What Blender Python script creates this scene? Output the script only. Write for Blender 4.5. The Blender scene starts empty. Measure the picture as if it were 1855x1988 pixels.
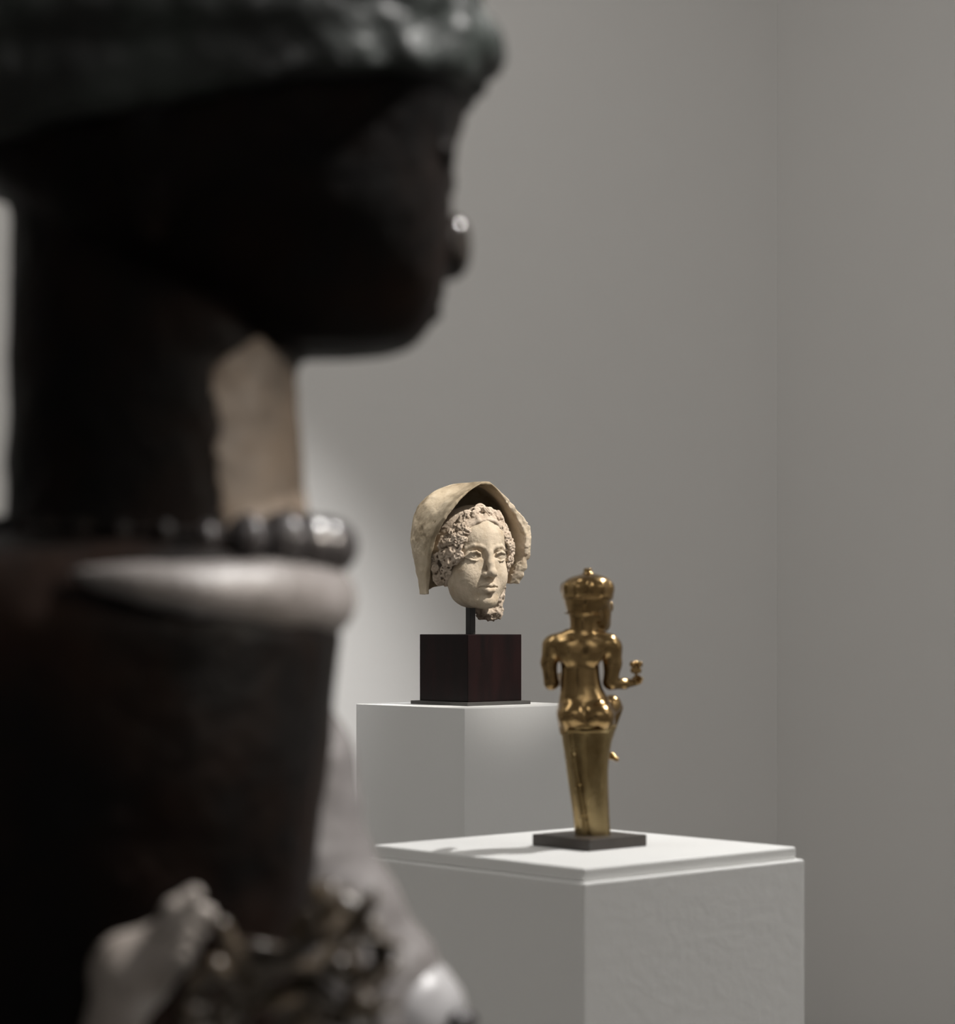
import bpy, math, random
import numpy as np
from mathutils import Vector, Matrix

random.seed(7)
rng = np.random.RandomState(11)
scene = bpy.context.scene
COL = scene.collection
rad = math.radians

# ------------------------------------------------------------------ camera, light, exposure
FPX = 4450.0            # focal length in pixels of the 1855 x 1988 frame
EYE = 1.30              # camera height
cam_data = bpy.data.cameras.new('camera')
cam = bpy.data.objects.new('camera', cam_data)
COL.objects.link(cam)
cam.location = (0, 0, EYE)
cam.rotation_euler = (rad(90), 0, 0)
cam_data.sensor_fit = 'HORIZONTAL'
cam_data.sensor_width = 36.0
cam_data.lens = 36.0 * FPX / 1855.0
cam_data.shift_y = 210.0 / 1855.0
cam_data.clip_start = 0.05
cam_data.dof.use_dof = True
cam_data.dof.focus_distance = 4.86
cam_data.dof.aperture_fstop = 4.9
scene.camera = cam

world = bpy.data.worlds.new('world')
world.use_nodes = True
world.node_tree.nodes['Background'].inputs[0].default_value = (0.5, 0.5, 0.5, 1)
world.node_tree.nodes['Background'].inputs[1].default_value = 0.0
scene.world = world
scene.view_settings.view_transform = 'Standard'
scene.view_settings.look = 'None'
scene.view_settings.gamma = 1.0
scene.view_settings.use_curve_mapping = False
scene.view_settings.exposure = 0.0


def aim(o, target):
    d = Vector(target) - o.location
    o.rotation_euler = d.to_track_quat('-Z', 'Y').to_euler()


def area(name, loc, target, sx, sy, power, color):
    d = bpy.data.lights.new(name, 'AREA')
    d.shape = 'RECTANGLE'
    d.size, d.size_y, d.energy, d.color = sx, sy, power, color
    o = bpy.data.objects.new(name, d)
    COL.objects.link(o)
    o.location = loc
    aim(o, target)
    return o


def spot(name, loc, target, power, angle, blend, radius, color):
    d = bpy.data.lights.new(name, 'SPOT')
    d.energy, d.spot_size, d.spot_blend, d.shadow_soft_size, d.color = power, rad(angle), blend, radius, color
    o = bpy.data.objects.new(name, d)
    COL.objects.link(o)
    o.location = loc
    aim(o, target)
    return o


CEIL = 3.8
area('fill_uplight', (0.9, -2.0, 2.7), (0.9, -1.8, CEIL), 2.4, 1.6, 75, (1.0, 0.985, 0.965))  # unseen lamp added behind the camera for ambient fill
area('fill_wash_corner', (0.55, 5.25, CEIL - 0.08), (0.90, 7.5, 0.9), 2.6, 0.5, 5.5, (1.0, 0.985, 0.965))  # unseen lamp added to lift the two corner walls
area('fill_wash_left', (-1.5, 3.0, CEIL - 0.08), (-2.6, 4.4, 1.0), 2.6, 0.5, 26, (1.0, 0.985, 0.955))  # unseen lamp added to bounce fill onto the left plinth faces
area('fill_wash_right', (3.5, 2.4, CEIL - 0.08), (4.3, 3.6, 0.9), 2.4, 0.5, 46, (1.0, 0.985, 0.965))  # unseen lamp added to bounce fill onto the right plinth faces
spot('head_spot', (1.70, 4.12, 3.62), (0.02, 4.93, 1.42), 620, 14, 0.9, 0.03, (1.0, 0.95, 0.885))
spot('figure_spot', (1.55, 4.28, 3.30), (0.16, 3.38, 1.02), 300, 24, 0.5, 0.02, (1.0, 0.985, 0.96))
spot('wall_spot', (-0.2, 4.3, 3.6), (-0.42, 5.75, 0.82), 440, 33, 1.0, 0.05, (1.0, 0.99, 0.98))
spot('statue_spot', (1.10, 1.50, 3.05), (-0.10, 1.56, 1.24), 520, 22, 0.7, 0.03, (1.0, 0.97, 0.94))
spot('hand_fill_spot', (0.90, 0.30, 2.60), (-0.09, 1.66, 1.06), 110, 7.5, 0.8, 0.03, (1.0, 0.97, 0.95))  # narrow lamp added to brighten the bust's far arm and hand
spot('collar_fill_spot', (2.0, 0.60, 2.15), (-0.14, 1.50, 1.335), 330, 9, 0.7, 0.06, (1.0, 0.90, 0.78))  # narrow lamp added to brighten the bust's throat and collar


# ------------------------------------------------------------------ materials
def mat(name, base, rough=0.6, metal=0.0, mottle=None, mscale=8.0, mstops=(0.35, 0.65), bump=0.0, bscale=80.0,
        bump2=0.0, b2scale=300.0, spec=0.5, stretch=None, rough2=None, third=None):
    m = bpy.data.materials.new(name)
    m.use_nodes = True
    nt = m.node_tree
    b = nt.nodes['Principled BSDF']
    b.inputs['Base Color'].default_value = (*base, 1)
    b.inputs['Roughness'].default_value = rough
    b.inputs['Metallic'].default_value = metal
    b.inputs['Specular IOR Level'].default_value = spec
    tc = nt.nodes.new('ShaderNodeTexCoord')
    src = tc.outputs['Object']
    if stretch:
        mp = nt.nodes.new('ShaderNodeMapping')
        mp.inputs['Scale'].default_value = stretch
        nt.links.new(src, mp.inputs['Vector'])
        src = mp.outputs['Vector']
    if mottle:
        n = nt.nodes.new('ShaderNodeTexNoise')
        n.inputs['Scale'].default_value = mscale
        n.inputs['Detail'].default_value = 8
        n.inputs['Roughness'].default_value = 0.62
        nt.links.new(src, n.inputs['Vector'])
        r = nt.nodes.new('ShaderNodeValToRGB')
        r.color_ramp.elements[0].position = mstops[0]
        r.color_ramp.elements[1].position = mstops[1]
        r.color_ramp.elements[0].color = (*base, 1)
        r.color_ramp.elements[1].color = (*mottle, 1)
        if third:
            e = r.color_ramp.elements.new(0.5 * (mstops[0] + mstops[1]))
            e.color = (*third, 1)
        nt.links.new(n.outputs['Fac'], r.inputs['Fac'])
        nt.links.new(r.outputs['Color'], b.inputs['Base Color'])
        if rough2 is not None:
            mr = nt.nodes.new('ShaderNodeMapRange')
            mr.inputs['From Min'].default_value = mstops[0]
            mr.inputs['From Max'].default_value = mstops[1]
            mr.inputs['To Min'].default_value = rough
            mr.inputs['To Max'].default_value = rough2
            nt.links.new(n.outputs['Fac'], mr.inputs['Value'])
            nt.links.new(mr.outputs['Result'], b.inputs['Roughness'])
    prev = None
    for st, sc in ((bump, bscale), (bump2, b2scale)):
        if st:
            n = nt.nodes.new('ShaderNodeTexNoise')
            n.inputs['Scale'].default_value = sc
            n.inputs['Detail'].default_value = 5
            nt.links.new(tc.outputs['Object'], n.inputs['Vector'])
            bp = nt.nodes.new('ShaderNodeBump')
            bp.inputs['Strength'].default_value = st
            bp.inputs['Distance'].default_value = 0.6 / sc
            nt.links.new(n.outputs['Fac'], bp.inputs['Height'])
            if prev:
                nt.links.new(prev.outputs['Normal'], bp.inputs['Normal'])
            prev = bp
    if prev:
        nt.links.new(prev.outputs['Normal'], b.inputs['Normal'])
    return m


M_WALL = mat('wall_paint', (0.74, 0.725, 0.705), 0.85, bump=0.06, bscale=120)
M_FLOOR = mat('floor_stone', (0.30, 0.29, 0.275), 0.6, mottle=(0.34, 0.33, 0.31), mscale=3)
M_CEIL = mat('ceiling_paint', (0.72, 0.71, 0.70), 0.9)
M_PLINTH = mat('plinth_paint', (0.82, 0.815, 0.80), 0.55, bump=0.07, bscale=60, bump2=0.03, b2scale=260)
M_PLINTH2 = mat('plinth_paint_smooth', (0.80, 0.80, 0.79), 0.55, bump=0.05, bscale=150)
M_TERRA = mat('terracotta_face', (0.42, 0.335, 0.24), 0.9, mottle=(0.55, 0.46, 0.355), mscale=28, third=(0.48, 0.405, 0.31),
              bump=0.35, bscale=330, bump2=0.25, b2scale=900, spec=0.15)
M_HAIR = mat('terracotta_hair', (0.35, 0.28, 0.215), 0.95, mottle=(0.52, 0.435, 0.35), mscale=40, bump=0.5, bscale=420,
             bump2=0.3, b2scale=1100, spec=0.1)
M_VEIL = mat('terracotta_veil', (0.14, 0.105, 0.062), 0.9, mottle=(0.52, 0.44, 0.33), mscale=9, mstops=(0.30, 0.62),
             third=(0.41, 0.335, 0.235), bump=0.25, bscale=260, bump2=0.2, b2scale=900, spec=0.15)
M_WOODBLK = mat('dark_stained_wood', (0.005, 0.003, 0.003), 0.35, mottle=(0.013, 0.0048, 0.0048), mscale=14, stretch=(3, 3, 0.5), spec=0.18,
                bump=0.06, bscale=200)
M_STEEL = mat('black_steel', (0.018, 0.016, 0.014), 0.45, bump=0.05, bscale=300)
M_STEEL2 = mat('dark_grey_steel', (0.055, 0.052, 0.048), 0.5, bump=0.05, bscale=300)
M_GOLD = mat('gilt_bronze', (0.26, 0.165, 0.07), 0.17, 1.0, mottle=(0.36, 0.245, 0.115), mscale=22, rough2=0.26, bump=0.03, bscale=60)
M_GOLD2 = mat('gilt_bronze_worn', (0.25, 0.17, 0.072), 0.20, 1.0, mottle=(0.50, 0.385, 0.20), mscale=16, rough2=0.33,
              stretch=(1, 1, 0.45), bump=0.06, bscale=60)
M_SLAB = mat('dark_bronze_slab', (0.045, 0.036, 0.030), 0.35, mottle=(0.06, 0.05, 0.042), mscale=20)
M_STATUE = mat('dark_carved_wood', (0.0022, 0.0019, 0.0018), 0.5, mottle=(0.010, 0.0045, 0.0025), mscale=7, mstops=(0.42, 0.8),
               bump=0.3, bscale=70, rough2=0.6, spec=0.05)
M_POLISH = mat('polished_dark_wood', (0.010, 0.007, 0.005), 0.2, spec=0.5)
M_THROAT = mat('painted_lit_wood', (0.045, 0.036, 0.029), 0.6, mottle=(0.085, 0.064, 0.047), mscale=16, bump=0.3, bscale=60, spec=0.3)  # light falling on the throat, put into the wood colour
M_STONE = mat('pale_statue_surface', (0.100, 0.092, 0.090), 0.5, mottle=(0.070, 0.062, 0.058), mscale=12, bump=0.2, bscale=60, spec=0.4)  # pale tone of the collar and far arm, lighter than the body
M_GREEN = mat('green_patina', (0.005, 0.006, 0.0055), 0.5, mottle=(0.022, 0.029, 0.025), mscale=16, mstops=(0.4, 0.75), bump=0.4, bscale=70, spec=0.3)
M_IVORY = mat('pale_bangle', (0.20, 0.195, 0.195), 0.4, mottle=(0.13, 0.125, 0.125), mscale=14, spec=0.4)
M_HAND = mat('pale_hand', (0.23, 0.205, 0.185), 0.5, mottle=(0.14, 0.12, 0.105), mscale=22, bump=0.2, bscale=60, spec=0.3)  # pale tone of the forearm and hand, lighter than the body
M_BEAD = mat('dark_glossy_bead', (0.012, 0.011, 0.012), 0.3, mottle=(0.025, 0.022, 0.022), mscale=30)
M_LEAF = mat('bronzed_leaf', (0.020, 0.014, 0.009), 0.35, mottle=(0.065, 0.048, 0.030), mscale=25)


# ------------------------------------------------------------------ object helpers
def tag(o, label=None, cat=None, group=None, kind=None):
    for k, v in (('label', label), ('category', cat), ('group', group), ('kind', kind)):
        if v:
            o[k] = v
    return o


def empty(name, loc, rz=0.0, label=None, cat=None):
    o = bpy.data.objects.new(name, None)
    o.empty_display_size = 0.05
    o.location = loc
    o.rotation_euler = (0, 0, rz)
    COL.objects.link(o)
    return tag(o, label, cat)


def link(name, me, m, parent=None, smooth=True):
    me.materials.append(m)
    if smooth:
        me.shade_smooth()
    o = bpy.data.objects.new(name, me)
    o.parent = parent
    COL.objects.link(o)
    return o


def pydata(name, vs, fs, m, parent=None, smooth=False):
    me = bpy.data.meshes.new(name)
    me.from_pydata(vs, [], fs)
    me.update()
    return link(name, me, m, parent, smooth)


def bevel_box(name, hx, hy, z0, z1, bev, m, parent=None, seg=2):
    """box about its own z axis with a bevelled edge (metres)"""
    import bmesh
    bm = bmesh.new()
    bmesh.ops.create_cube(bm, size=1.0)
    for v in bm.verts:
        v.co = Vector((v.co.x * 2 * hx, v.co.y * 2 * hy, z0 + (v.co.z + 0.5) * (z1 - z0)))
    bmesh.ops.bevel(bm, geom=bm.edges[:], offset=bev, segments=seg, affect='EDGES', profile=0.5)
    me = bpy.data.meshes.new(name)
    bm.to_mesh(me)
    bm.free()
    return link(name, me, m, parent, False)


# ------------------------------------------------------------------ sculpting: distance fields meshed by surface nets
def smin(a, b, k):
    if k <= 0:
        return np.minimum(a, b)
    h = np.maximum(k - np.abs(a - b), 0) / k
    return np.minimum(a, b) - h * h * (k * 0.25)


class Vol:
    def __init__(self, lo, hi, h):
        self.lo = np.array(lo, np.float32)
        self.h = float(h)
        n = np.ceil((np.array(hi) - self.lo) / h).astype(int) + 1
        self.ax = [(self.lo[i] + np.arange(n[i]) * h).astype(np.float32) for i in range(3)]
        self.v = np.full(n, 40.0, np.float32)

    def sub(self, lo, hi):
        sl = []
        for i in range(3):
            a = int(np.searchsorted(self.ax[i], lo[i]))
            b = int(np.searchsorted(self.ax[i], hi[i]))
            if b <= a:
                return None
            sl.append(slice(a, b))
        X = self.ax[0][sl[0]][:, None, None]
        Y = self.ax[1][sl[1]][None, :, None]
        Z = self.ax[2][sl[2]][None, None, :]
        return tuple(sl), X, Y, Z

    def put(self, sl, d, k, op):
        w = self.v[sl]
        if op == 'u':
            self.v[sl] = smin(w, d, k)
        elif op == 's':
            self.v[sl] = -smin(-w, d, k)
        else:
            self.v[sl] = -smin(-w, -d, k)

    def ell(self, c, r, k=0.0, op='u', rot=None):
        m = max(r) + k + 6 if rot is not None else 0
        e = [m] * 3 if rot is not None else [q + k + 6 for q in r]
        s = self.sub([c[i] - e[i] for i in range(3)], [c[i] + e[i] for i in range(3)])
        if s is None:
            return
        sl, X, Y, Z = s
        X, Y, Z = X - c[0], Y - c[1], Z - c[2]
        if rot is not None:
            R = np.array(rot, np.float32)      # columns: local axes
            X, Y, Z = [X * R[0, i] + Y * R[1, i] + Z * R[2, i] for i in range(3)]
        k0 = np.sqrt((X / r[0]) ** 2 + (Y / r[1]) ** 2 + (Z / r[2]) ** 2)
        k1 = np.sqrt((X / r[0] ** 2) ** 2 + (Y / r[1] ** 2) ** 2 + (Z / r[2] ** 2) ** 2) + 1e-6
        self.put(sl, k0 * (k0 - 1.0) / k1, k, op)

    def cap(self, a, b, ra, rb=None, k=0.0, op='u'):
        rb = ra if rb is None else rb
        e = max(ra, rb) + k + 6
        s = self.sub([min(a[i], b[i]) - e for i in range(3)], [max(a[i], b[i]) + e for i in range(3)])
        if s is None:
            return
        sl, X, Y, Z = s
        d = [b[i] - a[i] for i in range(3)]
        L = d[0] ** 2 + d[1] ** 2 + d[2] ** 2 + 1e-9
        X, Y, Z = X - a[0], Y - a[1], Z - a[2]
        t = np.clip((X * d[0] + Y * d[1] + Z * d[2]) / L, 0, 1)
        q = np.sqrt((X - t * d[0]) ** 2 + (Y - t * d[1]) ** 2 + (Z - t * d[2]) ** 2) - (ra + (rb - ra) * t)
        self.put(sl, q, k, op)

    def chain(self, pts, rs, k=0.0, op='u', inner=None):
        """rounded polyline; joined to itself softly, then to the volume"""
        if not hasattr(rs, '__len__'):
            rs = [rs] * len(pts)
        for i in range(len(pts) - 1):
            self.cap(pts[i], pts[i + 1], rs[i], rs[i + 1], k, op)

    def torus(self, c, nrm, R, r, k=0.0, op='u'):
        e = R + r + k + 4
        s = self.sub([c[i] - e for i in range(3)], [c[i] + e for i in range(3)])
        if s is None:
            return
        sl, X, Y, Z = s
        X, Y, Z = X - c[0], Y - c[1], Z - c[2]
        n = np.array(nrm, np.float32)
        n = n / np.linalg.norm(n)
        hgt = X * n[0] + Y * n[1] + Z * n[2]
        rr = np.sqrt(np.maximum(X * X + Y * Y + Z * Z - hgt * hgt, 0))
        self.put(sl, np.sqrt((rr - R) ** 2 + hgt ** 2) - r, k, op)

    def loft(self, rows, k=0.0, op='u', p=2.0, off=0.0):
        """rows: (z, cx, cy, rx, ry); superellipse sections, smooth in z"""
        rows = sorted(rows)
        zz = self.ax[2]
        zs = np.array([q[0] for q in rows], float)
        prm = [smooth_interp(zz, zs, np.array([q[i] for q in rows], float)) for i in (1, 2, 3, 4)]
        cx, cy, rx, ry = [q[None, None, :].astype(np.float32) for q in prm]
        rx, ry = np.maximum(rx, 0.5) + off, np.maximum(ry, 0.5) + off
        X = np.abs(self.ax[0][:, None, None] - cx) / rx
        Y = np.abs(self.ax[1][None, :, None] - cy) / ry
        q = (X ** p + Y ** p) ** (1.0 / p)
        d = (q - 1.0) * np.minimum(rx, ry)
        Z = zz[None, None, :]
        d = np.maximum(d, np.maximum(zs[0] - off - Z, Z - zs[-1] - off))
        self.put((slice(None),) * 3, d.astype(np.float32), k, op)

    def noise(self, scale, amp, seed=0, octaves=2, mask=None):
        tot = 0.0
        for o in range(octaves):
            r = np.random.RandomState(seed + 31 * o)
            A = r.uniform(-1, 1, (24, 24, 24)).astype(np.float32)
            s = scale / (2 ** o)
            for axis in range(3):
                t = (self.ax[axis] - self.lo[axis]) / s
                i = np.floor(t).astype(int)
                f = t - i
                f = (f * f * (3 - 2 * f)).astype(np.float32)
                a, b = np.take(A, i % 24, axis), np.take(A, (i + 1) % 24, axis)
                sh = [1, 1, 1]
                sh[axis] = -1
                f = f.reshape(sh)
                A = a * (1 - f) + b * f
            tot = tot + A * (0.5 ** o)
        if mask is not None:
            tot = tot * mask
        self.v += amp * tot

    def mesh(self, name, m, parent=None, unit=0.001, smooth=True):
        v, h = self.v, self.h
        s = v < 0
        n = np.array(v.shape) - 1
        cnt = np.zeros(n, np.int8)
        off = [(i, j, k) for i in (0, 1) for j in (0, 1) for k in (0, 1)]
        for (i, j, k) in off:
            cnt += s[i:n[0] + i, j:n[1] + j, k:n[2] + k]
        act = (cnt > 0) & (cnt < 8)
        idx = np.argwhere(act)
        ids = np.full(n, -1, np.int32)
        ids[act] = np.arange(len(idx), dtype=np.int32)
        cv = {o: v[idx[:, 0] + o[0], idx[:, 1] + o[1], idx[:, 2] + o[2]] for o in off}
        acc = np.zeros((len(idx), 3), np.float64)
        num = np.zeros(len(idx))
        for a in off:
            for ax in range(3):
                if a[ax]:
                    continue
                b = list(a)
                b[ax] = 1
                va, vb = cv[a], cv[tuple(b)]
                x = (va < 0) != (vb < 0)
                t = np.where(x, va / np.where(x, va - vb, 1), 0)
                for q in range(3):
                    acc[:, q] += x * (a[q] + (t if q == ax else 0.0))
                num += x
        co = (self.lo + (idx + acc / num[:, None]) * h) * unit
        quads = []
        for ax in range(3):
            o1, o2 = [q for q in range(3) if q != ax]
            a = [slice(1, -1)] * 3
            b = [slice(1, -1)] * 3
            a[ax], b[ax] = slice(0, -1), slice(1, None)
            sa, sb = s[tuple(a)], s[tuple(b)]
            e = np.argwhere(sa != sb)
            inside = sa[e[:, 0], e[:, 1], e[:, 2]]
            p = e.copy()
            p[:, o1] += 1
            p[:, o2] += 1
            g = []
            for (d1, d2) in ((1, 1), (0, 1), (0, 0), (1, 0)):
                q = p.copy()
                q[:, o1] -= d1
                q[:, o2] -= d2
                g.append(ids[q[:, 0], q[:, 1], q[:, 2]])
            g = np.stack(g, 1)
            flip = inside if ax == 1 else ~inside
            g[flip] = g[flip][:, ::-1]
            quads.append(g)
        g = np.concatenate(quads)
        g = g[(g >= 0).all(1)]
        me = bpy.data.meshes.new(name)
        me.vertices.add(len(co))
        me.vertices.foreach_set('co', co.astype(np.float32).ravel())
        me.loops.add(g.size)
        me.loops.foreach_set('vertex_index', g.astype(np.int32).ravel())
        me.polygons.add(len(g))
        me.polygons.foreach_set('loop_start', np.arange(0, g.size, 4, dtype=np.int32))
        me.update(calc_edges=True)
        me.validate()
        return link(name, me, m, parent, smooth)


def smooth_interp(x, xs, ys):
    """monotone-ish cubic (Catmull slopes, limited)"""
    d = np.diff(ys) / np.diff(xs)
    mslope = np.zeros(len(xs))
    mslope[0], mslope[-1] = d[0], d[-1]
    for i in range(1, len(xs) - 1):
        mslope[i] = 0 if d[i - 1] * d[i] <= 0 else 2 * d[i - 1] * d[i] / (d[i - 1] + d[i])
    xx = np.clip(x, xs[0], xs[-1])
    i = np.clip(np.searchsorted(xs, xx) - 1, 0, len(xs) - 2)
    hh = xs[i + 1] - xs[i]
    t = (xx - xs[i]) / hh
    return ((2 * t ** 3 - 3 * t ** 2 + 1) * ys[i] + (t ** 3 - 2 * t ** 2 + t) * hh * mslope[i]
            + (-2 * t ** 3 + 3 * t ** 2) * ys[i + 1] + (t ** 3 - t ** 2) * hh * mslope[i + 1])


# ------------------------------------------------------------------ the room: a corner seen beyond the plinths
CORNER = Vector((0.949, 7.25, 0))
U1 = Vector((-0.739, -0.673, 0))
U2 = Vector((0.673, -0.739, 0))
WL = 9.5


def wall(name, a, b, inward):
    t = 0.12
    n = Vector(inward)
    v = []
    for z in (0.0, CEIL):
        for q in (a, b, b - n * t, a - n * t):
            v.append((q.x, q.y, z))
    f = [(0, 1, 2, 3), (4, 5, 6, 7), (0, 1, 5, 4), (1, 2, 6, 5), (2, 3, 7, 6), (3, 0, 4, 7)]
    return tag(pydata(name, v, f, M_WALL), kind='structure')


A, B = CORNER + U1 * WL, CORNER + U2 * WL
D = CORNER + U1 * WL + U2 * WL
wall('wall_left', CORNER, A, U2)
wall('wall_right', CORNER, B, U1)
wall('wall_near_left', A, D, -U1)
wall('wall_near_right', B, D, -U2)


def slab(name, z0, z1, m):
    q = [CORNER, A, D, B]
    v = [(p.x, p.y, z) for z in (z0, z1) for p in q]
    f = [(0, 1, 2, 3), (7, 6, 5, 4), (0, 4, 5, 1), (1, 5, 6, 2), (2, 6, 7, 3), (3, 7, 4, 0)]
    return tag(pydata(name, v, f, m), kind='structure')


slab('floor', -0.1, 0.0, M_FLOOR)
slab('ceiling', CEIL, CEIL + 0.1, M_CEIL)


def place(px, d):
    return Vector(((px - 927.5) * d / FPX, d, 0))


ROT45 = rad(45 - 2.66)
# ------------------------------------------------------------------ plinths
DB, DF = 4.94, 3.43
PB, PF = place(914, DB), place(1134, DF)
ZB, ZF = 1.1194, 0.9624

p1 = empty('display_plinth', (PB.x, PB.y, 0), ROT45, 'smooth pale grey square plinth carrying the veiled terracotta head', 'plinth')
bevel_box('plinth_body', 0.1752, 0.1752, 0.0, ZB, 0.0015, M_PLINTH2, p1)
p2 = empty('display_plinth', (PF.x, PF.y, 0), ROT45, 'white square plinth with a stepped top under the gilt figure', 'plinth')
bevel_box('plinth_body', 0.2325, 0.2325, 0.0, ZF - 0.0185, 0.003, M_PLINTH, p2)
bevel_box('plinth_top', 0.2235, 0.2235, ZF - 0.0185, ZF, 0.003, M_PLINTH, p2)

# mount of the terracotta head
mt = empty('sculpture_mount', (PB.x, PB.y, ZB), ROT45, 'dark wooden cube mount with a steel rod holding up the terracotta head', 'mount')
bevel_box('base_plate', 0.0917, 0.0917, 0.0, 0.0075, 0.0008, M_STEEL2, mt)
bevel_box('wooden_block', 0.0778, 0.0778, 0.0075, 0.1502, 0.0012, M_WOODBLK, mt)
bevel_box('rod', 0.0076, 0.0076, 0.1502, 0.2126, 0.0008, M_STEEL, mt)

# ------------------------------------------------------------------ veiled terracotta head
HEAD_Z = 1.438
HY = rad(29)
head = empty('terracotta_head', (PB.x - 0.002, PB.y, HEAD_Z), HY,
             'pale terracotta head of a woman with curly hair under a broken veil', 'sculpture')


def P(x, f, z):
    return (x, -f, z)


def build_face():
    V = Vol((-84, -124, -132), (84, 96, 120), 1.0)
    V.ell(P(0, 0, 32), (70, 84, 78))
    V.ell(P(0, 28, -24), (60, 57, 84), 26)
    V.ell(P(0, 44, 42), (54, 40, 42), 20)                        # forehead
    for s in (-1, 1):
        V.cap(P(s * 46, 10, -42), P(s * 18, 60, -94), 18, 16, 24)   # jaw
        V.ell(P(s * 31, 50, -44), (27, 28, 32), 24)                # full cheek
    V.ell(P(0, 68, -96), (22, 21, 16), 12)                        # chin
    V.ell(P(0, 0, -66), (44, 48, 44), 20)                         # throat stub
    V.ell(P(0, 72, -68), (24, 16, 17), 14)                        # mouth mound
    for s in (-1, 1):                                             # sockets
        V.ell(P(s * 31, 95, 0.5), (22, 19, 13.5), 3.5, 's')
        V.ell(P(s * 16.5, 97, 1), (7.5, 17, 12), 5, 's')
    for s in (-1, 1):                                             # brows
        V.chain([P(s * 9, 84, 15), P(s * 19, 83.3, 19), P(s * 32, 78.8, 20), P(s * 46, 67, 14.5), P(s * 54, 56, 5)],
                [4.2, 3.8, 3.6, 3.4, 3.0], 4)
    V.chain([P(0, 83, 22), P(0, 87.5, 4), P(0, 94, -18), P(0, 100, -36)], [8.6, 7.3, 8.0, 8.8], 5)    # nose
    V.ell(P(0, 100.5, -38.5), (9, 10.5, 8.8), 5)
    for s in (-1, 1):
        V.ell(P(s * 10.8, 89, -41), (6.6, 10, 6.4), 6)
        V.ell(P(s * 6.5, 96, -49), (3.2, 4.5, 3), 2, 's')
    for s in (-1, 1):                                             # eyes
        V.ell(P(s * 31.5, 65.5, -1), (18, 16.5, 15), 2)
        V.chain([P(s * 14.5, 77.5, -5), P(s * 21, 83, 4.0), P(s * 30, 85, 7.6), P(s * 40, 81, 5.2), P(s * 50, 69, -3.5)],
                [1.8, 2.5, 2.8, 2.7, 2.0], 1.4)
        V.chain([P(s * 14.5, 77.5, -5), P(s * 21, 80.4, -9.6), P(s * 30, 82, -12), P(s * 39, 78.6, -10.2), P(s * 50, 69, -3.5)],
                [1.6, 2.0, 2.2, 2.1, 1.7], 1.4)
        V.torus(P(s * 31.0, 81.9, -1.2), P(s * 0.08, 1, 0), 4.8, 0.7, 0.4, 's')
        V.ell(P(s * 31.0, 83.0, -1.0), (1.7, 1.8, 1.7), 0.4, 's')
    V.cap(P(0, 94, -52), P(0, 94.5, -58), 2.4, 3.0, 4, 's')           # philtrum
    V.chain([P(-20, 80.5, -66.8), P(-7, 91.5, -62.2), P(0, 92, -64.0), P(7, 91.5, -62.2), P(20, 80.5, -66.8)], [2.6, 4.6, 4.4, 4.6, 2.6], 2.5)
    V.chain([P(-14, 84, -72.0), P(-6, 91.4, -75.0), P(6, 91.4, -75.0), P(14, 84, -72.0)], [3.2, 6.0, 6.0, 3.2], 2.5)
    V.chain([P(-22, 81, -67.6), P(-8, 96.5, -68.2), P(0, 97.5, -69.2), P(8, 96.5, -68.2), P(22, 81, -67.6)], [1.3, 1.6, 1.7, 1.6, 1.3], 1.2, 's')
    V.chain([P(-9, 91, -84.5), P(9, 91, -84.5)], [3.6, 3.6], 6, 's')
    V.noise(26, 0.6, 3, 2)
    V.noise(5, 0.28, 9, 2)
    return V.mesh('face', M_TERRA, head)


build_face()


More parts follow.
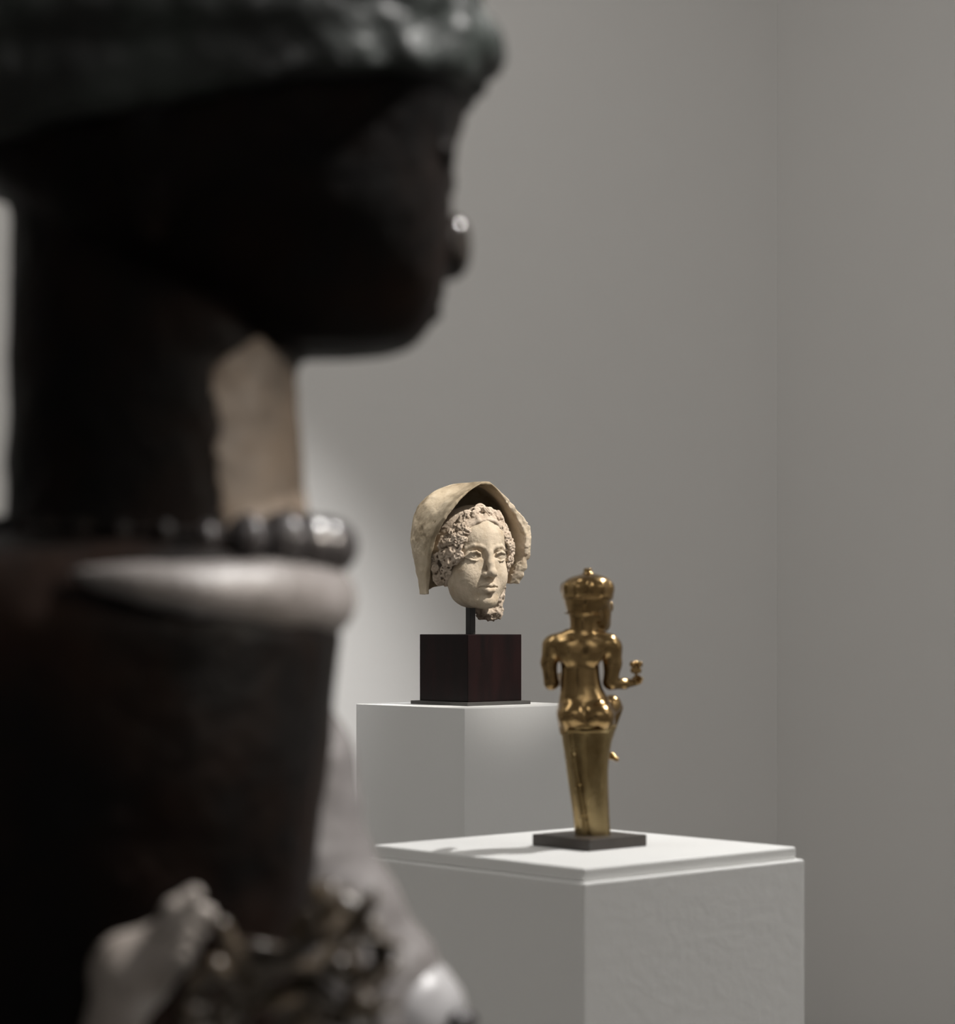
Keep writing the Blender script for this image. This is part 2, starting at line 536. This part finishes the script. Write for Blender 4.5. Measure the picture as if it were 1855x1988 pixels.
def build_hair():
    V = Vol((-110, -92, -80), (112, 75, 112), 1.15)
    # mass of hair behind the face, open at the front
    V.ell(P(0, 2, 24), (88, 82, 84))
    V.ell(P(0, 50, -22), (60, 70, 96), 5, 's')
    sl = V.sub((-200, -200, -200), (200, 200, 200))
    V.put(sl[0], (-sl[3] - 58 + 0 * sl[1] + 0 * sl[2]).astype(np.float32), 6, 'i')
    r = random.Random(5)
    n = 0
    for _ in range(900):
        # frame of curls around the oval of the face
        th = r.uniform(rad(-52), rad(232))
        w = r.random()
        a = 58 + 32 * w
        b = 92 + 14 * w
        x, z = a * math.cos(th), -12 + b * math.sin(th) * 0.97
        if z < -60 or (abs(x) < 26 and z < 0):
            continue
        e = 1 - (x / 94) ** 2 - ((z - 20) / 96) ** 2
        if e <= 0:
            f = 4
        else:
            f = 4 + 70 * math.sqrt(e)
        f = max(min(f + (1 - w) * 10, 76), 4) + r.uniform(-4, 3)
        if z > 62 and abs(x) < 45 and r.random() < 0.75:
            continue
        nrm = Vector((x * 0.9, -(f + 24), (z - 10) * 0.7)).normalized()
        nrm = (nrm + Vector((r.uniform(-.55, .55), r.uniform(-.55, .55), r.uniform(-.55, .55)))).normalized()
        R = r.uniform(5.5, 12)
        c = Vector(P(x, f, z))
        ta = nrm.orthogonal().normalized()
        tb = nrm.cross(ta)
        ph, turn, hand = r.uniform(0, 6.28), r.uniform(1.1, 1.7), r.choice((-1, 1))
        pts, rs = [], []
        for q in range(11):
            u = q / 10
            rr = R * (1 - 0.78 * u)
            an = ph + hand * turn * 6.283 * u
            pts.append(tuple(c + (ta * math.cos(an) + tb * math.sin(an)) * rr + nrm * (5.0 * u - 2.0)))
            rs.append(R * 0.30 * (1 - 0.4 * u) + 0.5)
        V.chain(pts, rs, 0.5)
        if r.random() < 0.55:                                      # drilled hollow beside the curl
            hp = c + ta * R * 1.15 - nrm * 1.0
            V.ell(tuple(hp), (2.6, 4.5, 3.4), 1.0, 's')
        n += 1
        if n > 190:
            break
    # smoother combed bands rising from the parting
    for s in (-1, 1):
        for q in range(6):
            z0 = 66 + q * 5.2
            V.chain([P(s * 2, 74 - q * 5.5, z0 + 10), P(s * 20, 77 - q * 5.5, z0 + 6), P(s * 38, 68 - q * 5, z0 - 6), P(s * 52, 54 - q * 3, z0 - 20)],
                    [3.2, 5.2, 5.2, 3.6], 2.0)
    V.noise(7, 0.9, 21, 2)
    return V.mesh('curly_hair', M_HAIR, head)


build_hair()


def build_wreath():
    V = Vol((-76, -86, 44), (76, -20, 122), 1.1)
    r = random.Random(8)
    for q in range(24):
        t = rad(18 + 144 * q / 23.0)
        ro = r.uniform(-7, 4)
        x, z = (62 + ro) * math.cos(t), 36 + (66 + ro) * math.sin(t)
        f = 40 + 22 * math.sin(t)
        ang = r.uniform(-0.8, 0.8)
        ax = Vector((-math.sin(t + ang), r.uniform(-.2, .3), math.cos(t + ang))).normalized()
        nn = Vector((r.uniform(-.3, .3) + 0.3 * math.cos(t), -1, 0.25 + r.uniform(-.3, .3))).normalized()
        b = nn.cross(ax).normalized()
        nn = ax.cross(b)
        f -= ro * 0.7
        V.ell(P(x, f, z), (r.uniform(7, 12), r.uniform(4.5, 7), 3.6), 1.0, 'u', Matrix((ax, b, nn)).transposed())
        V.ell(P(x + r.uniform(-6, 6), f + 2, z - 7 + r.uniform(-3, 3)), (4.4, 4.4, 4.4), 1.0)
        V.cap(P(x - ax.x * 9, f + 3.6, z - ax.z * 9), P(x + ax.x * 9, f + 3.6, z + ax.z * 9), 0.9, 0.9, 0.6, 's')
    V.noise(6, 0.6, 4, 2)
    return V.mesh('leaf_wreath', M_HAIR, head)


build_wreath()


def build_veil():
    V = Vol((-126, -112, -96), (126, 158, 172), 1.3)
    X, Y, Z = V.ax[0][:, None, None], V.ax[1][None, :, None], V.ax[2][None, None, :]
    F = -Y
    fc, c = -30.0, 40.0
    # half width by height
    z = V.ax[2]
    wx = np.interp(z, [-100, -84, -45, 0, 34, 60, 90, 110, 130, 145, 157, 162], [97, 98, 101, 110, 113, 110, 96, 81, 57, 32, 8, 2])
    wb = np.interp(z, [-100, -84, -45, 0, 34, 60, 90, 110, 130, 145, 157, 162], [97, 98, 101, 110, 114, 113, 107, 97, 80, 58, 24, 6])
    wx, wb = [np.convolve(np.pad(w, 4, mode='edge'), np.ones(9) / 9, 'valid')[None, None, :].astype(np.float32) for w in (wx, wb)]
    tb = np.clip((34 - F) / 64, 0, 1)
    tb = tb * tb * (3 - 2 * tb)
    wx = wx * (1 - tb) + wb * tb
    by = np.interp(z, [-100, -45, 34, 90, 130, 150, 160], [70, 90, 116, 104, 74, 42, 6])[None, None, :].astype(np.float32)
    lift = np.clip((105 - Z) / 60, 0, 1) * np.clip((Z + 110) / 60, 0, 1)
    Xs = X - 0.5 * np.clip(F - 5, 0, 80) * lift * np.clip(X / 40, 0, 1)
    Fb = np.minimum(F - fc, 0)
    # the crown rises into a ridge towards the front
    q = np.sqrt((Xs / wx) ** 2 + (Fb / by) ** 2)
    d = (q - 1) * np.minimum(np.minimum(wx, by), 70)
    d = np.maximum(d, Z - 157.5)
    shell = np.maximum(d, -(d + 7.0 + 5.0 * np.clip((X - 20) / 40, 0, 1)))
    # front rim: peaked over the forehead, receding down the sides
    ang = np.degrees(np.arctan2(Z - 20, X))     # 90 = apex, 0 = viewer's right, 180 = viewer's left
    ang = np.where(ang < -90, ang + 360, ang)
    rim = np.interp(ang, [-90, -60, -45, -30, -8, 10, 30, 50, 62, 75, 86, 100, 116, 130, 150, 165, 180, 196, 210, 225, 240, 270],
                    [4, 8, 14, 32, 44, 48, 46, 48, 54, 64, 73, 76, 80, 80, 68, 48, 28, 10, -6, -16, -20, -24]).astype(np.float32)
    shell = -smin(-shell, -(F - rim), 3.0)
    bot = np.interp(V.ax[0], [-126, -80, -40, 0, 40, 80, 126], [-84, -82, -66, -60, -56, -58, -58])[:, None, None]
    V.v[:] = np.maximum(shell, bot - Z)
    # broken edge on the viewer's right: rough, thick
    mask = np.clip((X - 30) / 30, 0, 1) * np.clip((F - rim + 26) / 18, 0, 1)
    V.noise(15, 1.6, 5, 3, mask.astype(np.float32))
    V.noise(30, 1.6, 2, 2)
    V.noise(8, 0.4, 6, 2)
    V.ell(P(-108, 30, 72), (5, 3, 4), 1, 's')
    V.ell(P(-106, 38, 69), (4, 2.4, 4), 1, 's')
    veil = V.mesh('veil', M_VEIL, head)
    # pale fresh clay where the rim is broken off
    E = Vol((-126, -112, -96), (126, 158, 172), 1.3)
    E.v[:] = V.v - 0.5
    E.noise(8, 0.9, 15, 2, (mask > 0.3).astype(np.float32))
    lim = np.maximum(rim - 9 - F, 34 - X + 0.35 * (110 - Z) * np.clip((110 - Z) / 60, 0, 1) * (Z > 20))
    E.v[:] = np.maximum(E.v, lim)
    E.mesh('broken_edge', M_TERRA, head)['label'] = 'pale broken edge'
    return veil


build_veil()


def build_fragment():
    V = Vol((4, -46, -150), (104, 40, -30), 1.2)
    V.ell(P(56, 2, -76), (28, 20, 40), 8)
    V.ell(P(44, -2, -116), (27, 18, 24), 10)
    V.ell(P(66, 0, -112), (15, 16, 20), 8)
    V.cap(P(54, 20, -80), P(50, 16, -140), 6, 5, 5, 's')
    V.noise(14, 5.0, 13, 3)
    V.noise(5, 1.0, 14, 2)
    return V.mesh('neck_fragment', M_HAIR, head)


build_fragment()

# ------------------------------------------------------------------ gilt standing figure seen from the back
GS = DF / FPX * 1000     # mm per pixel at its distance
PG = place(1145, DF)
BASE_T = 0.0172
slab_o = empty('figure_base', (PG.x, PG.y, ZF), ROT45, 'small dark bronze square base under the gilt figure', 'base')
bevel_box('base_slab', 0.0607, 0.0607, 0.0, BASE_T, 0.0015, M_SLAB, slab_o)
pin = Vol((-4, -4, -4), (4, 4, 4), 0.5)
pin.ell((0, 0, 0), (2.4, 2.4, 2.4))
pin_o = pin.mesh('screw_head', M_STEEL2, slab_o)
pin_o.location = (-0.0594, -0.0594, 0.0085)

fig = empty('gilt_figure', (PG.x, PG.y, ZF + BASE_T - 0.0005), 0.0,
            'polished gilt standing figure seen from behind with one knee raised', 'statuette')
GZ0 = 1624.0


def G(px, py, y=0.0):
    return ((px - 1145) * GS, y, (GZ0 - py) * GS)


def grow(py, x0, x1, ratio=0.85, cy=0.0):
    return ((GZ0 - py) * GS, ((x0 + x1) / 2 - 1145) * GS, cy, (x1 - x0) / 2 * GS, (x1 - x0) / 2 * GS * ratio)


def build_figure():
    H = 1.1
    V = Vol((-82, -56, 140), (90, 92, 404), H)
    V.loft([grow(1430, 1088, 1192, 0.7), grow(1410, 1084, 1195, 0.72), grow(1390, 1081, 1194, 0.72), grow(1365, 1085, 1184, 0.7),
            grow(1330, 1089, 1168, 0.72), grow(1300, 1089, 1164, 0.74), grow(1270, 1078, 1172, 0.66), grow(1250, 1070, 1180, 0.55),
            grow(1238, 1090, 1165, 0.5), grow(1228, 1104, 1152, 0.6)], 6)
    V.ell(G(1112, 1392, -18), (22, 19, 19), 10)
    V.ell(G(1160, 1394, -20), (24, 20, 20), 10)
    V.cap(G(1136, 1418, -44), G(1132, 1374, -34), 3, 2, 8, 's')
    V.cap(G(1128, 1350, -32), G(1128, 1262, -40), 2.5, 2.0, 9, 's')
    # shoulders
    V.chain([G(1126, 1243, 0), G(1082, 1256, 0)], [15, 17], 12)
    V.chain([G(1132, 1243, 0), G(1180, 1256, 0)], [15, 18], 12)
    # near-side scapular swell
    V.ell(G(1105, 1270, -16), (16, 10, 18), 10)
    V.ell(G(1150, 1270, -16), (16, 10, 18), 10)
    # left arm, forearm turned forward
    V.chain([G(1073, 1258, 0), G(1066, 1290, 3), G(1071, 1328, 6)], [16, 12, 11], 5)
    V.chain([G(1071, 1330, 6), G(1085, 1326, 40), G(1100, 1316, 62)], [10.5, 9, 7.5], 4)
    # right arm, forearm reaching out to the side
    V.chain([G(1189, 1262, 0), G(1190, 1292, 2), G(1186, 1326, 4)], [15.5, 13, 11.5], 5)
    V.chain([G(1186, 1330, 4), G(1214, 1332, 18), G(1234, 1330, 30)], [10.5, 7.5, 5.5], 4)
    V.ell(G(1240, 1328, 32), (6.5, 6.5, 5.5), 3)
    for q in range(4):                                                # fingers closing on the bud
        V.chain([G(1236 + q * 3.4, 1330, 30 - q * 2), G(1239 + q * 3.2, 1322, 26 - q * 2), G(1237 + q * 2.0, 1317, 29 - q)], [2.0, 1.9, 1.5], 1)
    V.chain([G(1233, 1330, 33), G(1233, 1322, 36), G(1237, 1318, 34)], [2.2, 2.0, 1.6], 1)
    # neck and head
    V.loft([grow(1246, 1092, 1172, 0.8), grow(1236, 1104, 1164, 0.85), grow(1222, 1107, 1160, 0.9), grow(1205, 1106, 1164, 0.95, 2),
            grow(1192, 1102, 1172, 1.0, 3), grow(1175, 1097, 1184, 0.95, 4), grow(1158, 1095, 1188, 0.9, 4), grow(1140, 1098, 1186, 0.9, 4)], 3)
    V.ell(G(1166, 1192, 16), (17.5, 24, 31), 8)
    V.ell(G(1174, 1216, 22), (10, 10, 11), 7)
    V.torus(G(1133, 1194, 2), (0, 0, 1), 27.5, 1.2, 2)
    # ear and its drop
    V.ell(G(1160, 1178, -14), (5, 7, 13), 3)
    V.ell(G(1163, 1200, -9), (4.5, 5, 9), 3)
    V.ell(G(1188, 1182, 26), (4.2, 6, 8), 3)
    # raised thigh, knee, shin and foot in front of the body
    V.chain([G(1160, 1398, 10), G(1190, 1374, 34), G(1196, 1378, 46)], [22, 14, 13], 6)
    V.noise(40, 0.5, 5, 2)
    V.mesh('body', M_GOLD, fig)

    S = Vol((10, 20, 100), (76, 100, 210), H)
    S.chain([G(1198, 1380, 46), G(1182, 1430, 48), G(1176, 1468, 44)], [12.5, 10.5, 7], 4)
    S.chain([G(1176, 1470, 44), G(1190, 1474, 38), G(1201, 1481, 32)], [6.5, 5, 3.2], 3)
    S.mesh('raised_shin', M_GOLD, fig)

    C = Vol((-46, -44, 338), (52, 60, 412), 1.0)
    C.loft([grow(1168, 1094, 1190, 0.92, 4), grow(1160, 1092, 1192, 0.92, 4), grow(1146, 1091, 1192, 0.92, 4), grow(1137, 1093, 1190, 0.92, 4),
            grow(1130, 1099, 1186, 0.92, 4), grow(1124, 1109, 1177, 0.92, 4), grow(1120, 1122, 1164, 0.92, 4), grow(1117, 1133, 1152, 0.95, 4)], 2)
    C.torus(G(1141.5, 1162, 4), (0, 0, 1), 36.0, 1.6, 1.5)
    for q in range(11):
        t = 2 * math.pi * (q + 0.3) / 11
        c0 = G(1141.5, 1146, 4)
        C.ell((c0[0] + 36.0 * math.cos(t), c0[1] + 33.0 * math.sin(t), c0[2]), (5, 5, 9), 4)
    C.chain([G(1142, 1120, 4), G(1142, 1113, 4)], [9, 5], 6)
    C.torus(G(1142, 1110, 4), (0, 0, 1), 4.0, 2.6, 1.5)
    C.mesh('crown_cap', M_GOLD, fig)

    L = Vol((-62, -48, -4), (64, 48, 172), H)
    L.loft([grow(1625, 1117, 1186, 0.85), grow(1590, 1113, 1184, 0.86), grow(1540, 1106, 1182, 0.86), grow(1490, 1099, 1182, 0.84),
            grow(1450, 1093, 1187, 0.82), grow(1425, 1089, 1194, 0.8), grow(1416, 1086, 1198, 0.8), grow(1411, 1083, 1199, 0.8)], 0)
    a = [(1103, 1420), (1108, 1470), (1118, 1530), (1128, 1590), (1133, 1622)]
    pts, gro = [], []
    for (px, py) in a:
        w = np.interp(py, [1411, 1450, 1490, 1540, 1590, 1625], [58, 47, 41.5, 38, 35.5, 34.5]) * GS
        cx = np.interp(py, [1411, 1450, 1490, 1540, 1590, 1625], [1141, 1140, 1140.5, 1144, 1148.5, 1151.5])
        t = (px - cx) * GS / w
        y = -math.sqrt(max(0.05, 1 - t * t)) * w * 0.84
        pts.append(G(px, py, y))
        t2 = (px + 6 - cx) * GS / w
        gro.append(G(px + 6.5, py, -math.sqrt(max(0.05, 1 - t2 * t2)) * w * 0.84 - 1.0))
    L.chain(gro, [3.4] * 5, 2.5, 's')
    L.chain(pts, [2.6] * 5, 1.5)
    L.chain([G(1103, 1421, pts[0][1]), G(1130, 1423, -37), G(1160, 1421, -37), G(1190, 1416, -14)], [2.4, 2.2, 2.2, 2.2], 1.5)
    for px in (1150, 1166):
        L.chain([G(px, 1440, -42), G(px + 4, 1600, -32)], [3.0, 2.0], 5, 's')
    # feet under the hem, toes pointing away
    L.cap(G(1132, 1617, 4), G(1128, 1619, 36), 7, 5, 3)
    L.cap(G(1168, 1617, 4), G(1174, 1619, 36), 7, 5, 3)
    L.mesh('long_skirt', M_GOLD2, fig)

    Bd = Vol((60, 8, 214), (92, 50, 276), 0.8)
    Bd.cap(G(1238, 1325, 30), G(1238, 1300, 30), 2.0, 2.4, 1)
    for (px, py, yy) in ((1231, 1294, 27), (1245, 1294, 27), (1238, 1293, 35), (1233, 1306, 29), (1243, 1306, 30)):
        Bd.ell(G(px, py, yy), (4.8, 4.8, 4.8), 1.2)
    Bd.mesh('lotus_bud', M_GOLD, fig)


build_figure()

# ------------------------------------------------------------------ dark carved statue in the foreground
DS = 1.55
SS = DS / FPX * 1000      # mm per pixel
PS = place(305, DS)
SZ = EYE - (1988 - 1204) * SS / 1000
BUST_BOTTOM = 2360
st = empty('carved_bust', (PS.x, PS.y, SZ), 0.0,
           'large dark carved bust in profile with headdress and bead necklace, close in front', 'sculpture')


def S(px, py, y=0.0):
    return ((px - 305) * SS, y * SS, (1988 - py) * SS)


def SA(px, py, y=0.0):
    """point that the camera sees at (px, py), y pixels beyond the axis of the bust"""
    k = (DS + y * SS / 1000) / DS
    return (((px - 927.5) * k + 622.5) * SS, y * SS, (784.0 - (py - 1204) * k) * SS)


def srow(py, x0, x1, hy, cy=0.0):
    return ((1988 - py) * SS, ((x0 + x1) / 2 - 305) * SS, cy * SS, (x1 - x0) / 2 * SS, hy * SS)


HEAD_ROWS = [srow(692, 560, 690, 40, 20), srow(684, 480, 745, 130, 20), srow(668, 430, 795, 180, 20), srow(640, 380, 826, 220, 20), srow(600, 320, 848, 260, 20),
             srow(540, 200, 866, 310, 10), srow(450, 90, 872, 350), srow(390, 10, 876, 365), srow(330, -60, 881, 375), srow(260, -120, 889, 385),
             srow(200, -180, 900, 390), srow(100, -240, 900, 390), srow(0, -280, 895, 385), srow(-200, -250, 850, 340), srow(-330, -110, 710, 240),
             srow(-385, 20, 590, 160), srow(-415, 180, 440, 60), srow(-422, 290, 330, 10)]


def build_bust():
    V = Vol((-262, -206, -132), (262, 250, 846), 3.4)
    V.loft(HEAD_ROWS, 0, 'u', 2.8)
    # ears with long lobes, lidded eyes, lips
    for sd in (-1, 1):
        V.ell(S(330, 300, 375 * sd), (55 * SS, 26 * SS, 110 * SS), 8)
        V.ell(S(350, 450, 360 * sd), (36 * SS, 20 * SS, 90 * SS), 8)
        V.ell(S(874, 325, 130 * sd + 10), (12 * SS, 66 * SS, 26 * SS), 4)
    V.ell(S(842, 602, 30), (18 * SS, 74 * SS, 13 * SS), 5)
    # neck
    V.loft([srow(1120, -30, 640, 300), srow(1060, -6, 604, 262), srow(1000, 12, 593, 250), srow(860, 18, 580, 244), srow(740, 20, 574, 240), srow(640, 20, 590, 240),
            srow(400, 20, 590, 240)], 10)
    # torso
    V.loft([srow(1020, 60, 480, 200), srow(1050, -40, 520, 300), srow(1085, -200, 560, 390), srow(1150, -330, 610, 450), srow(1240, -400, 660, 475),
            srow(1400, -420, 645, 470), srow(1600, -400, 620, 455), srow(1740, -380, 602, 440), srow(1900, -360, 590, 430), srow(2100, -350, 585, 430),
            srow(BUST_BOTTOM, -350, 585, 430)], 14, 'u', 2.6)
    # near upper arm, its elbow below the frame
    V.chain([S(-240, 1300, -380), S(-220, 1700, -420), S(-120, 2080, -430), S(40, 2130, -440)], [120 * SS, 110 * SS, 100 * SS, 95 * SS], 12)
    V.noise(34, 1.4, 2, 3)
    return V.mesh('body', M_STATUE, st)


build_bust()


def build_arms():
    # nose, polished by touch, on the turned-away face
    V = Vol((150, -20, 470), (240, 60, 580), 1.6)
    V.ell(SA(868, 485, 50), (40 * SS, 42 * SS, 62 * SS), 0)
    V.ell(SA(888, 462, 50), (22 * SS, 28 * SS, 40 * SS), 10)
    V.ell(SA(890, 505, 50), (16 * SS, 36 * SS, 26 * SS), 8)
    V.mesh('nose', M_POLISH, st)
    # far arm in its pale sleeve, reaching forward and down
    V = Vol((20, 50, -132), (262, 260, 270), 2.6)
    V.chain([SA(572, 1412, 400), SA(592, 1485, 400), SA(604, 1560, 400), SA(622, 1660, 400), SA(676, 1765, 400), SA(752, 1885, 400), SA(840, 2020, 390), SA(900, 2140, 380)],
            [86 * SS, 96 * SS, 96 * SS, 98 * SS, 104 * SS, 100 * SS, 82 * SS, 80 * SS], 12)
    V.chain([SA(560, 1480, 380), SA(560, 1700, 370), SA(620, 1860, 370), SA(700, 2000, 370)], [90 * SS, 110 * SS, 120 * SS, 120 * SS], 30)
    V.noise(34, 1.4, 2, 3)
    V.mesh('sleeved_arm', M_STONE, st)
    # near forearm and hand: palm, four curled fingers and a thumb
    V = Vol((-160, -215, -132), (120, -90, 130), 1.8)
    V.chain([SA(-60, 2170, -430), SA(90, 2165, -440), SA(195, 2090, -440), SA(220, 1995, -440), SA(250, 1900, -440)], [90 * SS, 78 * SS, 60 * SS, 46 * SS, 62 * SS], 8)
    V.ell(SA(262, 1880, -440), (76 * SS, 46 * SS, 66 * SS), 12)
    V.ell(SA(325, 1835, -440), (50 * SS, 42 * SS, 46 * SS), 12)
    for q in range(4):
        V.chain([SA(322 - q * 2, 1796 + q * 24, -440), SA(362 - q * 6, 1764 + q * 30, -470), SA(400 - q * 14, 1776 + q * 31, -446), SA(384 - q * 14, 1796 + q * 29, -420)],
                [17 * SS, 17 * SS, 16 * SS, 14 * SS], 2)
    V.chain([SA(310, 1810, -460), SA(338, 1765, -486), SA(376, 1738, -480)], [20 * SS, 19 * SS, 16 * SS], 3)
    V.noise(24, 0.8, 2, 2)
    V.mesh('raised_forearm', M_HAND, st)
    # lit patch on the front of the throat, light put into a pale shell
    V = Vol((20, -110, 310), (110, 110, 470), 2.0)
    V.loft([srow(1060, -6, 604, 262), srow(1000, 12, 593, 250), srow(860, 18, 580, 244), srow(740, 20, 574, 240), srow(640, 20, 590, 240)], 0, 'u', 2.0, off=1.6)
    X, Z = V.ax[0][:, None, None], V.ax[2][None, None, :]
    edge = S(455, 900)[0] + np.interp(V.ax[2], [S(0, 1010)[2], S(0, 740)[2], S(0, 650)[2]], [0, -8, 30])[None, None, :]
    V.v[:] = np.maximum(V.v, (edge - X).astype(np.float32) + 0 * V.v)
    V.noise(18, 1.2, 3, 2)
    V.mesh('throat', M_THROAT, st)['label'] = 'pale throat with painted light'


build_arms()


def build_headdress():
    V = Vol((-262, -206, 540), (262, 206, 890), 3.6)
    V.loft(HEAD_ROWS[5:], 0, 'u', 2.8, off=36 * SS)
    X, Z = V.ax[0][:, None, None], V.ax[2][None, None, :]
    x0, z0 = S(0, 350)[0], S(0, 350)[2]
    x1, z1 = S(930, 190)[0], S(930, 190)[2]
    cut = (z0 + (X - x0) * (z1 - z0) / (x1 - x0)) - Z
    V.v[:] = -smin(-V.v, -(cut + 0 * V.v), 8)
    # rolled brim and its knobs
    for q in range(40):
        a, b = 2 * math.pi * q / 40, 2 * math.pi * (q + 1) / 40
        def bp(t):
            x = 330 + 608 * math.cos(t)
            return S(x, 128 - 22 * (x - 330) / 600.0, 408 * math.sin(t))
        V.cap(bp(a), bp(b), 40 * SS, 40 * SS, 8)
        V.ell([bp(a)[0], bp(a)[1], bp(a)[2] + 4], (44 * SS, 44 * SS, 56 * SS), 5)
    V.noise(22, 3.0, 4, 3)
    return V.mesh('headdress', M_GREEN, st)


build_headdress()


def build_collar():
    V = Vol((-150, -200, 190), (160, 200, 345), 2.4)
    n = 40

    def cp(t):
        c = math.cos(t)
        fr = max(math.cos(t * 90 / 104), 0.0) ** 0.75
        return S(300 + (322 * c if c > 0 else 330 * c), 1120 + 46 * fr, 462 * math.sin(t)), (7 + 62 * fr) * SS
    for q in range(n):
        (a, ra), (b, rb) = cp(rad(-104 + 208 * q / n)), cp(rad(-104 + 208 * (q + 1) / n))
        V.cap(a, b, ra, rb, 3)
    V.noise(30, 1.2, 8, 2)
    return V.mesh('broad_collar', M_STONE, st)  # crescent keeps to the lit front: light put into colour and shape


build_collar()

# necklace of round beads, each its own mesh
bv = Vol((-20, -20, -20), (20, 20, 20), 1.6)
bv.ell((0, 0, 0), (13.0, 12.0, 14.5))
bv.torus((0, 0, 0), (0, 1, 0), 12.6, 1.4, 2)
bead0 = bv.mesh('necklace_bead', M_BEAD, st)
NB = 26
for q in range(NB):
    t = 2 * math.pi * q / NB
    o = bead0 if q == 0 else bead0.copy()
    if q:
        COL.objects.link(o)
    c = math.cos(t)
    if c < 0.35:  # beads away from the front: shade put in as a darker material
        o.material_slots[0].link = 'OBJECT'
        o.material_slots[0].material = M_STATUE
    p = S(322 + 322 * c, 1046 + 14 * c, 306 * math.sin(t))
    o.location = (p[0] / 1000, p[1] / 1000, p[2] / 1000)
    o.rotation_euler = (0, 0, math.atan2(306 * math.sin(t), 322 * c))
    o.scale = (0.62 + 0.70 * min(max((c - 0.35) / 0.3, 0), 1),) * 3

V = Vol((-130, -130, 290), (150, 130, 350), 2.0)
for q in range(40):
    ca, cb = [S(322 + 322 * math.cos(t), 1046 + 14 * math.cos(t), 306 * math.sin(t)) for t in (2 * math.pi * q / 40, 2 * math.pi * (q + 1) / 40)]
    V.cap(ca, cb, 4.5, 4.5)
V.mesh('necklace_cord', M_STATUE, st)

# bracelets on the far wrist
V = Vol((90, 60, -110), (260, 230, 90), 2.2)
wax = Vector(SA(840, 2020, 390)) - Vector(SA(752, 1885, 400))
V.torus(SA(784, 1945, 396), wax, 62 * SS, 54 * SS, 2)
V.torus(SA(806, 1985, 394), wax, 62 * SS, 54 * SS, 12)
V.noise(20, 0.8, 4, 2)
V.mesh('wrist_bangle', M_IVORY, st)
V = Vol((-10, -10, -10), (10, 10, 10), 1.2)
V.ell((0, 0, 0), (7.5, 7.5, 7.5), 1)
small = V.mesh('bangle_bead', M_BEAD, st)
for q in range(6):
    t = rad(-80 + 32 * q)
    o = small if q == 0 else small.copy()
    if q:
        COL.objects.link(o)
    o.location = Vector(SA(886 + 24 * math.cos(t), 1982, 390 + 84 * math.sin(t))) / 1000

# carved garland held in front of the chest: stems, leaves, buds
stems = [[(440, 1990, -430), (480, 1900, -450), (560, 1850, -450), (640, 1810, -440), (680, 1760, -420)],
         [(450, 1960, -440), (540, 1880, -470), (620, 1880, -470), (690, 1900, -450), (720, 1990, -440)],
         [(560, 1860, -440), (600, 1790, -430), (660, 1770, -420), (720, 1800, -420), (740, 1860, -420)],
         [(430, 1800, -440), (500, 1930, -430), (600, 1960, -440), (700, 2000, -440)],
         [(400, 2000, -450), (380, 1920, -470), (420, 1880, -470), (460, 1920, -470)]]
for sm in stems:
    V = Vol((20, -215, -80), (220, -60, 130), 1.8)
    V.chain([SA(*q) for q in sm], [18 * SS] * len(sm), 3)
    V.noise(10, 1.2, 5, 2)
    V.mesh('garland_stem', M_LEAF, st)
lv = Vol((-24, -14, -10), (24, 14, 14), 1.2)
lv.ell((0, 0, 0), (20, 10, 3.2), 0)
lv.ell((0, 0, -16), (18, 10, 15), 3, 's')
lv.cap((-18, 0, 4), (18, 0, 4), 1.4, 1.4, 1.5, 's')
leaf0 = lv.mesh('garland_leaf', M_LEAF, st)
lr = random.Random(3)
leaves = [(520, 1840), (590, 1815), (700, 1780), (740, 1830), (760, 1890), (660, 1850), (690, 1950), (610, 1930), (540, 1940), (480, 1960),
          (750, 1960), (640, 1985), (480, 1860), (400, 1960), (560, 1985), (720, 1900)]
for q, (px, py) in enumerate(leaves):
    o = leaf0 if q == 0 else leaf0.copy()
    if q:
        COL.objects.link(o)
    p = SA(px, py, -465 + lr.uniform(-25, 25))
    o.location = (p[0] / 1000, p[1] / 1000, p[2] / 1000)
    o.rotation_euler = (lr.uniform(-1.2, 1.2), lr.uniform(-1.0, 1.0), lr.uniform(0, 6.28))
bd = Vol((-16, -16, -16), (16, 16, 16), 1.4)
bd.ell((0, 0, 0), (11, 11, 12))
for q in range(5):
    t = 2 * math.pi * q / 5
    bd.ell((7 * math.cos(t), 7 * math.sin(t), 4), (5, 5, 8), 1.5)
bud0 = bd.mesh('garland_bud', M_LEAF, st)
for q, (px, py, yy) in enumerate(((635, 1752, -420), (675, 1768, -410), (670, 1880, -480), (705, 1960, -480), (385, 1975, -470), (600, 1990, -470))):
    o = bud0 if q == 0 else bud0.copy()
    if q:
        COL.objects.link(o)
    p = SA(px, py, yy)
    o.location = (p[0] / 1000, p[1] / 1000, p[2] / 1000)
    o.rotation_euler = (lr.uniform(-.6, .6), lr.uniform(-.6, .6), lr.uniform(0, 6))

# plinth of the bust, below the frame
zb = SZ - 0.1335
p3 = empty('display_plinth', (PS.x - 0.07, PS.y, 0), 0.0, 'plinth standing beneath the dark foreground bust', 'plinth')
bevel_box('plinth_body', 0.26, 0.24, 0.0, zb, 0.003, M_PLINTH2, p3)
